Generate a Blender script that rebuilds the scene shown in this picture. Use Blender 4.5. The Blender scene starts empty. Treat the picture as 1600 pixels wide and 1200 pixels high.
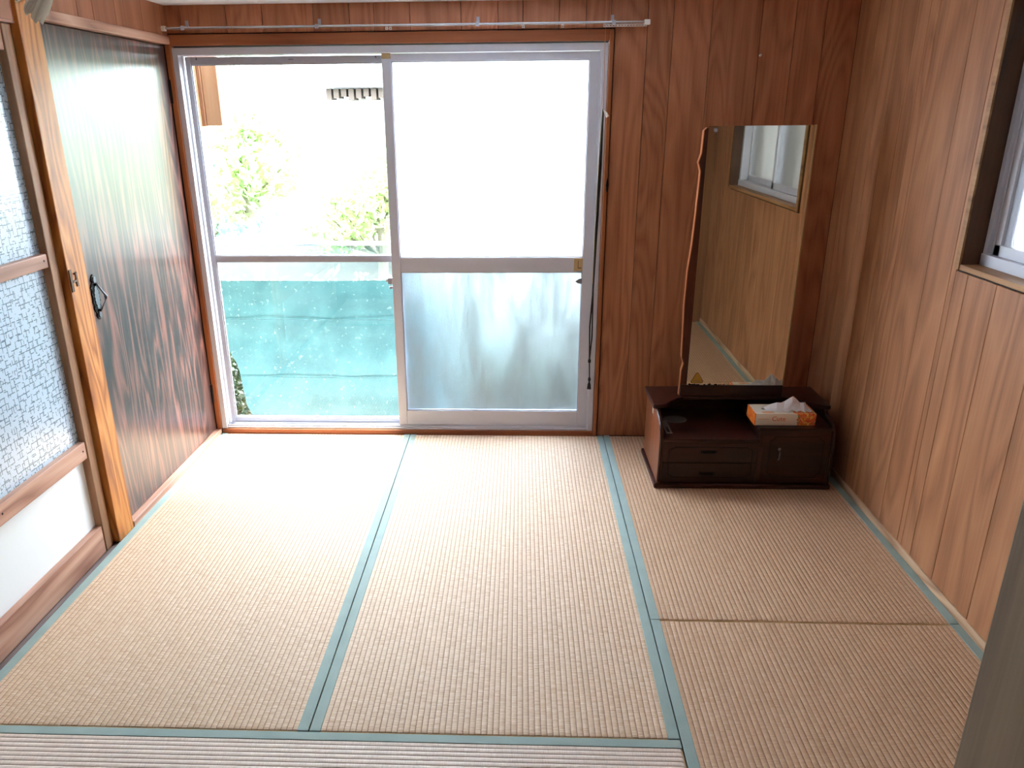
import bpy, math, random
import numpy as np
from mathutils import Vector, Matrix
random.seed(7)
C = bpy.context.scene.collection
sc = bpy.context.scene

# ------------------------------------------------------------------ camera
cam = bpy.data.cameras.new('camera'); camo = bpy.data.objects.new('camera', cam); C.objects.link(camo)
cam.sensor_width = 36; cam.lens = 36*1283.7/1600
cam.shift_x = 43.255/1600; cam.shift_y = 89.882/1600
cam.clip_start = .02
r_ = Vector((0.99911735, 0.0411449, -0.00846271)); u_ = Vector((-0.00739617, 0.37062678, 0.92875244)); f_ = Vector((-0.04134993, 0.92787008, -0.37060396))
camo.matrix_world = Matrix(((r_.x, u_.x, -f_.x, 1.48408655), (r_.y, u_.y, -f_.y, -3.78884299), (r_.z, u_.z, -f_.z, 1.47500363), (0, 0, 0, 1)))
sc.camera = camo

# ------------------------------------------------------------------ world, exposure, daylight portals
wd = bpy.data.worlds.new('overcast_sky'); sc.world = wd; wd.use_nodes = True
bg = wd.node_tree.nodes['Background']; bg.inputs[0].default_value = (.84, .93, 1.03, 1); bg.inputs[1].default_value = 5.0
sc.view_settings.view_transform = 'Standard'; sc.view_settings.look = 'None'
sc.view_settings.gamma = 1; sc.view_settings.use_curve_mapping = False
sc.view_settings.exposure = 2.65
sc.cycles.use_denoising = True
sc.cycles.max_bounces = 14; sc.cycles.diffuse_bounces = 8; sc.cycles.glossy_bounces = 6; sc.cycles.transmission_bounces = 10; sc.cycles.transparent_max_bounces = 12
sc.cycles.sample_clamp_indirect = 10
sun = bpy.data.lights.new('sun', 'SUN'); sun.energy = 4; sun.angle = .3; sun.color = (1, .97, .95)
suno = bpy.data.objects.new('sun', sun); suno.rotation_euler = (math.radians(-20), math.radians(7), 0); C.objects.link(suno)
def portal(loc, rot, sx, sy):
    l = bpy.data.lights.new('window_portal', 'AREA'); l.shape = 'RECTANGLE'; l.size = sx; l.size_y = sy; l.cycles.is_portal = True
    o = bpy.data.objects.new('window_portal', l); o.location = loc; o.rotation_euler = rot; C.objects.link(o)
portal((.92, .13, .88), (-math.pi/2, 0, 0), 1.86, 1.78)
portal((3.06, -1.86, 1.42), (0, math.pi/2, 0), .8, 1.5)

# ------------------------------------------------------------------ materials
def lin(c):
    return tuple(((v/255)/12.92 if v/255 <= .04045 else ((v/255+.055)/1.055)**2.4) for v in c)+(1,)
class NT:
    def __init__(s, name):
        s.m = bpy.data.materials.new(name); s.m.use_nodes = True; s.t = s.m.node_tree; s.b = s.t.nodes['Principled BSDF']; s.out = s.t.nodes['Material Output']
    def n(s, typ, **kw):
        x = s.t.nodes.new(typ)
        for k, v in kw.items(): setattr(x, k, v)
        return x
    def l(s, a, b): s.t.links.new(a, b)
    def math(s, op, a, b=None, c=None):
        x = s.n('ShaderNodeMath', operation=op)
        for i, v in enumerate((a, b, c)):
            if v is None: continue
            if isinstance(v, (int, float)): x.inputs[i].default_value = v
            else: s.l(v, x.inputs[i])
        return x.outputs[0]
    def mix(s, f, a, b, blend='MIX'):
        x = s.n('ShaderNodeMix', data_type='RGBA', blend_type=blend)
        for i, v in ((0, f), (6, a), (7, b)):
            if isinstance(v, (int, float)): x.inputs[i].default_value = v
            elif isinstance(v, tuple): x.inputs[i].default_value = v
            else: s.l(v, x.inputs[i])
        return x.outputs[2]
    def coord(s, scale=(1, 1, 1), rot=(0, 0, 0)):
        tc = s.n('ShaderNodeTexCoord'); mp = s.n('ShaderNodeMapping'); mp.inputs['Scale'].default_value = scale; mp.inputs['Rotation'].default_value = rot
        s.l(tc.outputs['Object'], mp.inputs['Vector']); return mp.outputs[0]
    def noise(s, vec, scale, detail=3, rough=.5, dist=0, w=None):
        x = s.n('ShaderNodeTexNoise', noise_dimensions='4D' if w is not None else '3D'); x.inputs['Scale'].default_value = scale; x.inputs['Detail'].default_value = detail
        x.inputs['Roughness'].default_value = rough; x.inputs['Distortion'].default_value = dist
        s.l(vec, x.inputs['Vector'])
        if w is not None: s.l(w, x.inputs['W'])
        return x.outputs['Fac']
    def ramp(s, f, pts):
        x = s.n('ShaderNodeValToRGB'); cr = x.color_ramp
        while len(cr.elements) < len(pts): cr.elements.new(.5)
        for e, (p, c) in zip(cr.elements, pts): e.position = p; e.color = c
        s.l(f, x.inputs[0]); return x.outputs[0]
    def bump(s, h, strength=.3, dist=.002):
        x = s.n('ShaderNodeBump'); x.inputs['Strength'].default_value = strength; x.inputs['Distance'].default_value = dist; s.l(h, x.inputs['Height']); s.l(x.outputs[0], s.b.inputs['Normal']); return x
def plain(name, col, rough=.5, metal=0, spec=.5, noise=0, nscale=40):
    t = NT(name); c = lin(col)
    t.b.inputs['Roughness'].default_value = rough; t.b.inputs['Metallic'].default_value = metal; t.b.inputs['Specular IOR Level'].default_value = spec
    if noise:
        f = t.noise(t.coord(), nscale, 4); a = tuple(v*(1-noise) for v in c[:3])+(1,); t.l(t.mix(f, a, c), t.b.inputs['Base Color'])
        t.bump(f, .15, .001)
    else: t.b.inputs['Base Color'].default_value = c
    return t.m
def wood(name, dark, mid, light, axis='Z', rough=.45, ringscale=2.2, rings=9, ringamt=.45, vary=.25, spec=.4, blotch=.35, fine=90, coat=0, streak=0.03):
    """veneer: contour rings from a stretched noise, fine fibres, board to board variation"""
    t = NT(name); st = streak
    sc3 = {'X': (st*4, 1, 1), 'Y': (1, st*4, 1), 'Z': (1, 1, st*4)}[axis]
    oi = t.n('ShaderNodeObjectInfo'); w = t.math('MULTIPLY', oi.outputs['Random'], 37.0)
    v = t.coord(sc3)
    big = t.noise(v, ringscale, 2, .5, .4, w)
    ring = t.math('PINGPONG', t.math('MULTIPLY', big, rings), .5)
    ring = t.math('MULTIPLY', ring, 2.0)
    sf = {'X': (.02, 1, 1), 'Y': (1, .02, 1), 'Z': (1, 1, .02)}[axis]
    vf = t.coord(sf)
    fib = t.noise(vf, fine, 4, .6, 0, w)
    bl = t.noise(v, ringscale*1.7, 3, .55, 0, t.math('ADD', w, 9.0))
    f = t.math('ADD', t.math('MULTIPLY', ring, ringamt), t.math('MULTIPLY', fib, 1-ringamt))
    col = t.ramp(f, [(.15, lin(dark)), (.5, lin(mid)), (.85, lin(light))])
    bl2 = t.ramp(bl, [(.25, (1-blotch, (1-blotch)*.93, (1-blotch)*.88, 1)), (.65, (1, 1, 1, 1))])
    col = t.mix(1.0, col, bl2, 'MULTIPLY')
    vr = t.math('ADD', t.math('MULTIPLY', oi.outputs['Random'], vary), 1-vary*.5)
    hs = t.n('ShaderNodeHueSaturation'); t.l(col, hs.inputs['Color']); t.l(vr, hs.inputs['Value'])
    t.l(hs.outputs[0], t.b.inputs['Base Color'])
    t.b.inputs['Roughness'].default_value = rough; t.b.inputs['Specular IOR Level'].default_value = spec
    t.b.inputs['Coat Weight'].default_value = coat; t.b.inputs['Coat Roughness'].default_value = .28
    t.bump(fib, .12, .001)
    return t.m

M = {}
M['plank_back'] = wood('plank_veneer_red', (146, 84, 56), (188, 120, 84), (206, 140, 102), rough=.42, vary=.18, ringscale=3.4, rings=20, ringamt=.26, streak=.05, blotch=.3)
M['plank_right'] = wood('plank_veneer_tan', (134, 86, 56), (170, 116, 80), (186, 134, 96), rough=.42, vary=.14, ringscale=3.6, rings=9, ringamt=.38, blotch=.22, streak=.05)
M['plank_left'] = wood('plank_veneer_upper', (140, 84, 56), (172, 110, 78), (190, 128, 94), rough=.45, vary=.15, ringamt=.35, blotch=.2)
M['plank_part'] = wood('partition_veneer', (96, 58, 34), (132, 86, 54), (150, 102, 68), rough=.5, ringamt=.3, blotch=.2)
M['groove'] = plain('plank_groove_dark', (38, 20, 12), .8)
M['rosewood'] = wood('rosewood_print', (24, 22, 26), (78, 54, 50), (158, 100, 84), rough=.3, vary=0, ringscale=9, rings=10, ringamt=.42, spec=.4, blotch=.6, fine=110, coat=.4, streak=.022)
M['cedar'] = wood('cedar_post', (140, 76, 26), (196, 122, 52), (212, 146, 78), rough=.5, vary=.1, ringscale=7, rings=12, ringamt=.55, blotch=.12, streak=.035)
M['frame_wood'] = wood('door_frame_wood', (128, 92, 66), (176, 134, 100), (200, 160, 126), rough=.5, vary=.12, ringscale=5, ringamt=.3, blotch=.2)
M['rail_wood'] = wood('rail_wood_pink', (142, 92, 74), (196, 148, 126), (214, 172, 150), axis='Y', rough=.5, vary=.1, ringscale=5, rings=10, ringamt=.5, blotch=.15)
M['trim_red'] = wood('trim_red_wood', (112, 56, 30), (160, 90, 52), (178, 108, 68), axis='X', rough=.45, vary=.08, ringamt=.3)
M['trim_red_v'] = wood('trim_red_wood_upright', (118, 60, 30), (168, 96, 54), (184, 112, 66), axis='Z', rough=.45, vary=.08, ringamt=.3)
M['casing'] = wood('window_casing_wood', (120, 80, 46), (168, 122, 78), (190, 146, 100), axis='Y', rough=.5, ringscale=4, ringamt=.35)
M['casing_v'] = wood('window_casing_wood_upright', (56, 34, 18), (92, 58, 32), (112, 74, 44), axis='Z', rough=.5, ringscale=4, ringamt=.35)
M['post_grey'] = wood('worn_grey_post', (104, 84, 66), (144, 120, 98), (164, 140, 116), rough=.6, ringscale=3, ringamt=.3, blotch=.3)
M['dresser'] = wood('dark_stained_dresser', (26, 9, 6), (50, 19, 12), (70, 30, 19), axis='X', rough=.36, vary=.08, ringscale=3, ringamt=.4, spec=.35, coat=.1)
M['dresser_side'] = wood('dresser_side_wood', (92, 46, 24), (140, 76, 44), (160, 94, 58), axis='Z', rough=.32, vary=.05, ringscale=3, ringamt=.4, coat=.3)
M['mirror_edge'] = wood('mirror_board_wood', (48, 20, 12), (92, 46, 28), (120, 66, 40), axis='Z', rough=.3, vary=0, ringamt=.3)
M['edge_lit'] = wood('mirror_board_lit_side', (150, 84, 48), (190, 118, 74), (205, 136, 92), axis='Z', rough=.35, vary=0, ringamt=.3)  # lighter wood paints in window light on the board's left side
M['alu'] = plain('anodised_aluminium', (206, 206, 216), .42, .1, .5, .06, 60)
M['alu_dark'] = plain('dull_aluminium', (178, 178, 188), .5, .1, .5, .12, 80)
M['rubber'] = plain('black_glazing_rubber', (30, 30, 32), .7)
M['steel'] = plain('brushed_steel', (190, 190, 192), .25, .9)
M['white_plastic'] = plain('white_plastic', (226, 220, 212), .4)
M['cream_plastic'] = plain('cream_plastic', (186, 158, 112), .5)
M['cream_dark'] = plain('cream_plastic_recess', (120, 92, 58), .6)
M['black_iron'] = plain('black_cast_iron', (26, 26, 30), .3, .6, .6, .3, 200)
M['pewter'] = plain('worn_pewter', (128, 132, 140), .3, .8, .5, .4, 300)
M['ceil'] = plain('ceiling_board_white', (228, 236, 244), .8, noise=.04, nscale=30)
M['paper'] = plain('opaque_white_panel', (244, 249, 252), .35, spec=.5)
M['plaster'] = plain('beige_plaster', (128, 112, 94), .9, noise=.06)
M['floor_board'] = wood('plain_floor_board', (120, 84, 56), (160, 118, 82), (176, 134, 96), axis='X', rough=.4)
M['track'] = wood('worn_track_wood', (92, 78, 76), (132, 114, 112), (150, 134, 130), axis='Y', rough=.5, ringamt=.2)
M['cord'] = plain('black_cord', (24, 20, 18), .7)
M['cord_tan'] = plain('tan_thread', (190, 120, 84), .7)
M['black'] = plain('matt_black', (12, 12, 12), .8)
M['mirror'] = plain('silvered_mirror', (205, 200, 186), .015, 1.0)
M['grey_plastic'] = plain('grey_plastic', (112, 112, 112), .35)
M['tissue'] = plain('tissue_paper', (232, 226, 226), .9)
M['text_red'] = plain('print_orange_red', (214, 96, 60), .5)
M['text_pale'] = plain('print_pale_orange', (232, 168, 120), .5)
M['text_grey'] = plain('print_grey', (120, 110, 104), .5)
M['sticker_gold'] = plain('gold_sticker', (196, 150, 60), .5)
M['concrete'] = plain('neighbour_wall_render', (128, 118, 108), .9, noise=.2, nscale=6)
M['outer_wall'] = plain('exterior_render', (214, 210, 200), .9, noise=.1, nscale=4)
M['eave'] = plain('dark_eave_wood', (84, 70, 62), .8, noise=.4, nscale=20)
M['roof'] = plain('pale_metal_roof', (190, 194, 198), .5)
M['bark'] = plain('tree_bark', (140, 130, 112), .9, noise=.3)
M['weather_red'] = wood('weathered_board', (120, 66, 44), (172, 122, 86), (190, 146, 110), rough=.7, ringamt=.3, blotch=.2)

def carton_mat():
    """white card with orange and yellow printed roses towards the right end"""
    t = NT('printed_tissue_carton'); v = t.coord()
    sep = t.n('ShaderNodeSeparateXYZ'); t.l(v, sep.inputs[0]); x = sep.outputs[0]
    vor = t.n('ShaderNodeTexVoronoi'); vor.inputs['Scale'].default_value = 42; t.l(v, vor.inputs['Vector'])
    fl = t.ramp(t.noise(v, 48, 2, .5, 1.0), [(.36, lin((240, 210, 120))), (.45, lin((240, 150, 60))), (.52, lin((222, 70, 36))), (.6, lin((244, 150, 110))), (.68, lin((120, 140, 60)))])
    edge = t.math('ADD', x, t.math('MULTIPLY', t.noise(v, 30, 2), .05))
    m1 = t.math('GREATER_THAN', edge, .195)
    m0 = t.math('LESS_THAN', x, .004)
    base = lin((234, 224, 206))
    col = t.mix(m1, base, fl)
    oc = t.ramp(t.noise(v, 60, 2, .5, .5), [(.4, lin((240, 140, 50))), (.6, lin((232, 96, 40)))])
    col = t.mix(m0, col, oc)
    t.l(col, t.b.inputs['Base Color']); t.b.inputs['Roughness'].default_value = .4
    return t.m
M['carton'] = carton_mat()

def tatami_mat_mat(name, ax, x0, pitch, pale=0.0):
    """rush weave: groove threads between ribs, short crosswise strands, sun bleached blotches"""
    t = NT(name); tc = t.n('ShaderNodeTexCoord'); sep = t.n('ShaderNodeSeparateXYZ'); t.l(tc.outputs['Object'], sep.inputs[0])
    a = sep.outputs[0 if ax == 'x' else 1]; b = sep.outputs[1 if ax == 'x' else 0]
    u = t.math('DIVIDE', t.math('SUBTRACT', a, x0), pitch)
    fr = t.math('FRACT', u); g = t.math('ABSOLUTE', t.math('SUBTRACT', fr, .5))      # .5 at the groove
    idx = t.math('FLOOR', u)
    cb = t.n('ShaderNodeCombineXYZ'); t.l(t.math('MULTIPLY', idx, 3.71), cb.inputs[0]); t.l(t.math('MULTIPLY', b, 430.0), cb.inputs[1]); t.l(t.math('MULTIPLY', u, .35), cb.inputs[2])
    st = t.noise(cb.outputs[0], 1.0, 2, .6)
    cb2 = t.n('ShaderNodeCombineXYZ'); t.l(t.math('MULTIPLY', idx, 5.1), cb2.inputs[0]); t.l(t.math('MULTIPLY', b, 150.0), cb2.inputs[1])
    st2 = t.noise(cb2.outputs[0], 1.0, 2, .6)
    big = t.noise(tc.outputs['Object'], 2.2, 3)
    strand = t.ramp(st, [(.3, lin((168, 134, 108))), (.5, lin((205, 173, 146))), (.72, lin((229, 207, 186)))])
    strand = t.mix(t.math('MULTIPLY', st2, .35), strand, lin((188, 148, 108)))
    strand = t.mix(t.math('MULTIPLY', big, .30), strand, lin((198, 160, 116)))
    if pale < 0: strand = t.mix(-pale, strand, lin((178, 132, 94)))  # tan mix paints light falloff into the right-hand mats
    if pale > 0: strand = t.mix(pale, strand, lin((240, 226, 220)))  # pale mix paints the sheen of crosswise ribs into the front mat
    gm = t.ramp(g, [(.40, (0, 0, 0, 1)), (.47, (1, 1, 1, 1))])
    dash = t.math('ADD', t.math('MULTIPLY', st2, .5), .5)
    col = t.mix(t.math('MULTIPLY', gm, dash), strand, lin((116, 70, 52)))
    t.l(col, t.b.inputs['Base Color']); t.b.inputs['Roughness'].default_value = .55; t.b.inputs['Specular IOR Level'].default_value = .35
    t.bump(st, .5, .0012)
    return t.m
def cloth_mat():
    t = NT('sage_green_border_cloth'); v = t.coord()
    f = t.noise(v, 14, 4); w = t.noise(v, 700, 1)
    col = t.mix(f, lin((130, 148, 142)), lin((152, 166, 160))); t.l(col, t.b.inputs['Base Color'])
    t.b.inputs['Roughness'].default_value = .75; t.bump(w, .3, .0006); return t.m
M['cloth'] = cloth_mat()
M['tape'] = plain('grey_green_worn_tape', (150, 156, 140), .7, noise=.4, nscale=120)

def clear_glass():
    t = NT('clear_window_glass'); t.t.nodes.remove(t.b)
    tr = t.n('ShaderNodeBsdfTransparent'); tr.inputs[0].default_value = (.94, .97, .96, 1)
    gl = t.n('ShaderNodeBsdfGlossy'); gl.inputs['Roughness'].default_value = .02
    ge = t.n('ShaderNodeNewGeometry'); dp = t.n('ShaderNodeVectorMath', operation='DOT_PRODUCT'); t.l(ge.outputs['Normal'], dp.inputs[0]); t.l(ge.outputs['Incoming'], dp.inputs[1])
    fr = t.math('ADD', t.math('MULTIPLY', t.math('POWER', t.math('SUBTRACT', 1.0, t.math('ABSOLUTE', dp.outputs['Value'])), 5.0), .94), .04)
    mx = t.n('ShaderNodeMixShader'); t.l(fr, mx.inputs[0]); t.l(tr.outputs[0], mx.inputs[1]); t.l(gl.outputs[0], mx.inputs[2]); t.l(mx.outputs[0], t.out.inputs[0])
    return t.m
M['glass'] = clear_glass()
def frosted(name, rough, tint, scale, dirt_dim, trans=0.0):
    t = NT(name); t.t.nodes.remove(t.b)
    v = t.coord(); vs = t.coord((1, 1, .25))
    re = t.n('ShaderNodeBsdfRefraction'); re.inputs['Roughness'].default_value = rough; re.inputs['IOR'].default_value = 1.42; re.inputs['Color'].default_value = tint
    gl = t.n('ShaderNodeBsdfGlossy'); gl.inputs['Roughness'].default_value = .3
    df = t.n('ShaderNodeBsdfDiffuse'); df.inputs[0].default_value = lin((190, 196, 196))
    bp = t.n('ShaderNodeBump'); bp.inputs['Strength'].default_value = .5; bp.inputs['Distance'].default_value = .002
    t.l(t.noise(v, scale, 3), bp.inputs['Height'])
    for n in (re, gl): t.l(bp.outputs[0], n.inputs['Normal'])
    mx = t.n('ShaderNodeMixShader'); mx.inputs[0].default_value = .06; t.l(re.outputs[0], mx.inputs[1]); t.l(gl.outputs[0], mx.inputs[2])
    d = t.math('MULTIPLY', t.ramp(t.noise(vs, 9, 5, .65), [(.4, (0, 0, 0, 1)), (.75, (1, 1, 1, 1))]), dirt_dim)
    m2 = t.n('ShaderNodeMixShader'); t.l(d, m2.inputs[0]); t.l(mx.outputs[0], m2.inputs[1]); t.l(df.outputs[0], m2.inputs[2])
    if trans:
        tl = t.n('ShaderNodeBsdfTranslucent'); tl.inputs[0].default_value = (.95, .97, 1, 1); m3 = t.n('ShaderNodeMixShader'); m3.inputs[0].default_value = trans
        t.l(m2.outputs[0], m3.inputs[1]); t.l(tl.outputs[0], m3.inputs[2]); m2 = m3
    t.l(m2.outputs[0], t.out.inputs[0])
    return t.m
M['frost'] = frosted('frosted_window_glass', .6, (.93, .96, .98, 1), 260, .2, .45)
M['frost_low'] = frosted('dimmed_frosted_glass', .6, (.64, .71, .78, 1), 260, .6)  # same glass as the upper pane; darker tint and film paint in dimmer light
M['pebble'] = frosted('pebbled_window_glass', .28, (.90, .93, .96, 1), 160, .15)
def pattern_glass():
    """frosted glass etched with a maze of short right-angled strokes"""
    t = NT('patterned_frosted_glass')
    tc = t.n('ShaderNodeTexCoord'); sep = t.n('ShaderNodeSeparateXYZ'); t.l(tc.outputs['Object'], sep.inputs[0])
    def bricks(a, b, off, sc_, th):
        cb = t.n('ShaderNodeCombineXYZ'); t.l(a, cb.inputs[0]); t.l(b, cb.inputs[1])
        br = t.n('ShaderNodeTexBrick'); br.inputs['Scale'].default_value = sc_; br.inputs['Mortar Size'].default_value = th; br.inputs['Mortar Smooth'].default_value = .2
        br.inputs['Brick Width'].default_value = 1.0; br.inputs['Row Height'].default_value = .62; br.offset = off
        t.l(cb.outputs[0], br.inputs['Vector']); return br.outputs['Fac'], cb.outputs[0]
    f1, v1 = bricks(sep.outputs[1], sep.outputs[2], .38, 31, .048)
    f2, v2 = bricks(sep.outputs[2], sep.outputs[1], .41, 28, .044)
    m1 = t.math('GREATER_THAN', t.noise(v1, 42, 1), .49); m2 = t.math('GREATER_THAN', t.noise(v2, 47, 1), .49)
    ln = t.math('MINIMUM', t.math('ADD', t.math('MULTIPLY', f1, m1), t.math('MULTIPLY', f2, m2)), 1.0)
    col = t.mix(ln, lin((194, 214, 232)), lin((106, 122, 142)))
    t.l(col, t.b.inputs['Base Color']); t.b.inputs['Roughness'].default_value = .22; t.b.inputs['Specular IOR Level'].default_value = .7
    t.b.inputs['Coat Weight'].default_value = .3; t.b.inputs['Coat Roughness'].default_value = .1
    t.bump(ln, .4, .001)
    return t.m
M['pattern'] = pattern_glass()
def leafmat(name, c1, c2):
    t = NT(name); v = t.coord()
    col = t.mix(t.ramp(t.noise(v, 6, 3), [(.35, (0, 0, 0, 1)), (.65, (1, 1, 1, 1))]), lin(c1), lin(c2)); t.l(col, t.b.inputs['Base Color'])
    t.b.inputs['Roughness'].default_value = .4
    tr = t.n('ShaderNodeBsdfTranslucent'); t.l(col, tr.inputs[0]); mx = t.n('ShaderNodeMixShader'); mx.inputs[0].default_value = .4
    t.l(t.b.outputs[0], mx.inputs[1]); t.l(tr.outputs[0], mx.inputs[2]); t.l(mx.outputs[0], t.out.inputs[0]); return t.m
M['leaf'] = leafmat('light_green_leaf', (150, 182, 128), (214, 222, 164))
M['leaf_b'] = leafmat('blue_green_leaf', (130, 184, 160), (196, 222, 200))
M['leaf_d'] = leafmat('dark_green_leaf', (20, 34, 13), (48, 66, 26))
def tarp_mat(name, alpha):
    t = NT(name); v = t.coord()
    f = t.noise(v, 5, 5, .6); col = t.mix(t.ramp(f, [(.4, (0, 0, 0, 1)), (.7, (1, 1, 1, 1))]), lin((40, 84, 84)), lin((64, 104, 103)))
    sp = t.ramp(t.noise(v, 45, 3, .7), [(.62, (0, 0, 0, 1)), (.7, (1, 1, 1, 1))])
    col = t.mix(sp, col, lin((120, 140, 138)))
    t.l(col, t.b.inputs['Base Color']); t.b.inputs['Roughness'].default_value = .6
    tr = t.n('ShaderNodeBsdfTransparent'); mx = t.n('ShaderNodeMixShader'); mx.inputs[0].default_value = alpha
    t.l(t.b.outputs[0], mx.inputs[1]); t.l(tr.outputs[0], mx.inputs[2]); t.l(mx.outputs[0], t.out.inputs[0]); return t.m
M['tarp'] = tarp_mat('cyan_tarpaulin', .0)
M['tarp_sheer'] = tarp_mat('cyan_sheer_netting', .55)
def soil():
    t = NT('soil_ground'); v = t.coord(); f = t.noise(v, 9, 6, .65)
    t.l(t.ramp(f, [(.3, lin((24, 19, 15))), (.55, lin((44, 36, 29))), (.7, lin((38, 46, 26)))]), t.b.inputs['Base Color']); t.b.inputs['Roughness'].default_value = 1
    t.bump(f, 1, .03); return t.m
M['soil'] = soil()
def petal_mat():
    t = NT('milky_petal_glass'); t.b.inputs['Base Color'].default_value = lin((252, 248, 240)); t.b.inputs['Roughness'].default_value = .15
    tr = t.n('ShaderNodeBsdfTranslucent'); tr.inputs[0].default_value = lin((252, 248, 240)); mx = t.n('ShaderNodeMixShader'); mx.inputs[0].default_value = .55
    t.l(t.b.outputs[0], mx.inputs[1]); t.l(tr.outputs[0], mx.inputs[2]); t.l(mx.outputs[0], t.out.inputs[0]); return t.m
M['petal'] = petal_mat()

# ------------------------------------------------------------------ mesh helpers
ORG = {}
def link(name, verts, faces, mat, parent=None, origin=None, smooth=False, bevel=0):
    if parent is not None and origin is None: origin = ORG[parent.name]
    og = Vector(origin) if origin is not None else Vector((0, 0, 0))
    me = bpy.data.meshes.new(name); me.from_pydata([tuple(Vector(v)-og) for v in verts], [], faces); me.update()
    if smooth: me.shade_smooth()
    me.materials.append(mat)
    o = bpy.data.objects.new(name, me); C.objects.link(o)
    if parent is not None: o.parent = parent; o.location = og-ORG[parent.name]
    else: o.location = og
    ORG[o.name] = og
    if bevel:
        b = o.modifiers.new('bevel', 'BEVEL'); b.width = bevel; b.segments = 2; b.limit_method = 'ANGLE'
    return o
def thing(name, loc, label, cat, group=None):
    o = bpy.data.objects.new(name, None); C.objects.link(o); o.location = loc; o.empty_display_size = .05
    o['label'] = label; o['category'] = cat
    if group: o['group'] = group
    ORG[o.name] = Vector(loc); return o
def tag(o, label, cat, group=None, kind=None):
    o['label'] = label; o['category'] = cat
    if group: o['group'] = group
    if kind: o['kind'] = kind
    return o
def struct(o, label, cat):
    o['kind'] = 'structure'; o['label'] = label; o['category'] = cat; return o
class MB:
    def __init__(s): s.v = []; s.f = []
    def add(s, vs, fs):
        n = len(s.v); s.v += [tuple(v) for v in vs]; s.f += [tuple(i+n for i in f) for f in fs]; return s
    def box(s, x0, x1, y0, y1, z0, z1):
        x0, x1 = sorted((x0, x1)); y0, y1 = sorted((y0, y1)); z0, z1 = sorted((z0, z1))
        return s.add([(x0, y0, z0), (x1, y0, z0), (x1, y1, z0), (x0, y1, z0), (x0, y0, z1), (x1, y0, z1), (x1, y1, z1), (x0, y1, z1)],
                     [(0, 3, 2, 1), (4, 5, 6, 7), (0, 1, 5, 4), (1, 2, 6, 5), (2, 3, 7, 6), (3, 0, 4, 7)])
    def prism(s, pts, a, b, axis):
        """pts: 2D outline (ccw), extruded from a to b along axis; the two coords are the others in xyz order"""
        def P(p, h): return {'X': (h, p[0], p[1]), 'Y': (p[0], h, p[1]), 'Z': (p[0], p[1], h)}[axis]
        n = len(pts); vs = [P(p, a) for p in pts]+[P(p, b) for p in pts]
        fs = [tuple(range(n))[::-1], tuple(range(n, 2*n))]+[(i, (i+1) % n, n+(i+1) % n, n+i) for i in range(n)]
        return s.add(vs, fs)
    def tube(s, path, r, seg=10, caps=True):
        path = [Vector(p) for p in path]; rr = r if isinstance(r, (list, tuple)) else [r]*len(path)
        rings = []
        for i, p in enumerate(path):
            d = (path[min(i+1, len(path)-1)]-path[max(i-1, 0)]).normalized()
            a = Vector((0, 0, 1)) if abs(d.z) < .9 else Vector((1, 0, 0))
            u = d.cross(a).normalized(); w = u.cross(d)
            rings.append([p+rr[i]*(math.cos(2*math.pi*k/seg)*u+math.sin(2*math.pi*k/seg)*w) for k in range(seg)])
        vs = [v for R in rings for v in R]; fs = []
        for i in range(len(rings)-1):
            for k in range(seg): fs.append((i*seg+k, i*seg+(k+1) % seg, (i+1)*seg+(k+1) % seg, (i+1)*seg+k))
        if caps: fs += [tuple(range(seg))[::-1], tuple(range((len(rings)-1)*seg, len(rings)*seg))]
        return s.add(vs, fs)
    def obj(s, name, mat, parent=None, **kw): return link(name, s.v, s.f, mat, parent, **kw)
def B(name, mat, parent, *a, **kw):
    return MB().box(*a).obj(name, mat, parent, **kw)
def text(name, body, size, loc, rot, mat, parent, align='CENTER', ext=.0002):
    cu = bpy.data.curves.new(name, 'FONT'); cu.body = body; cu.size = size; cu.extrude = ext; cu.align_x = align; cu.align_y = 'CENTER'
    tmp = bpy.data.objects.new('tmp', cu); C.objects.link(tmp)
    dg = bpy.context.evaluated_depsgraph_get(); me = bpy.data.meshes.new_from_object(tmp.evaluated_get(dg)); bpy.data.objects.remove(tmp)
    me.materials.clear(); me.materials.append(mat); me.name = name
    o = bpy.data.objects.new(name, me); C.objects.link(o); o.parent = parent; o.location = Vector(loc)-ORG[parent.name]; o.rotation_euler = rot; ORG[o.name] = Vector(loc); return o

# ------------------------------------------------------------------ shell
XR = 2.852; CZ = 1.905
fl = struct(B('floor', M['floor_board'], None, -1.6, 3.0, -6.2, .02, -.12, -.052), 'wooden subfloor under the straw mats', 'floor')
ce = struct(B('ceiling', M['ceil'], None, -1.6, 3.06, -6.2, .12, CZ, CZ+.1), 'plain white ceiling above the room', 'ceiling')

# back wall: dark backing board with a hole for the window, veneer planks on it
mb = MB()
mb.box(-.2, .0, .006, .12, -.05, CZ); mb.box(0, 1.85, .006, .12, 1.75, CZ); mb.box(1.85, 3.06, .006, .12, -.05, CZ); mb.box(0, 1.85, .006, .12, -.12, -.002)
wb = struct(mb.obj('wall_back', M['groove']), 'reddish brown wood-panelled wall with the sliding window', 'wall')
xs = [-.02, .06, .252, .406, .619, .771, .873, 1.023, 1.234, 1.387, 1.49, 1.639, 1.75, 1.852, 2.002, 2.106, 2.262, 2.463, 2.60, 2.72, XR]
for i in range(len(xs)-1):
    a, b = xs[i]+.0012, xs[i+1]-.0012
    if xs[i] < 1.84: B('plank', M['plank_back'], wb, a, b, 0, .012, 1.799, CZ, bevel=.0012)
    else:
        pm = MB().box(max(a, 1.871), b, 0, .012, .0, CZ)
        if a < 1.87: pm.box(a, 1.8712, 0, .012, 1.799, CZ)
        pm.obj('plank', M['plank_back'], wb)
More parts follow.
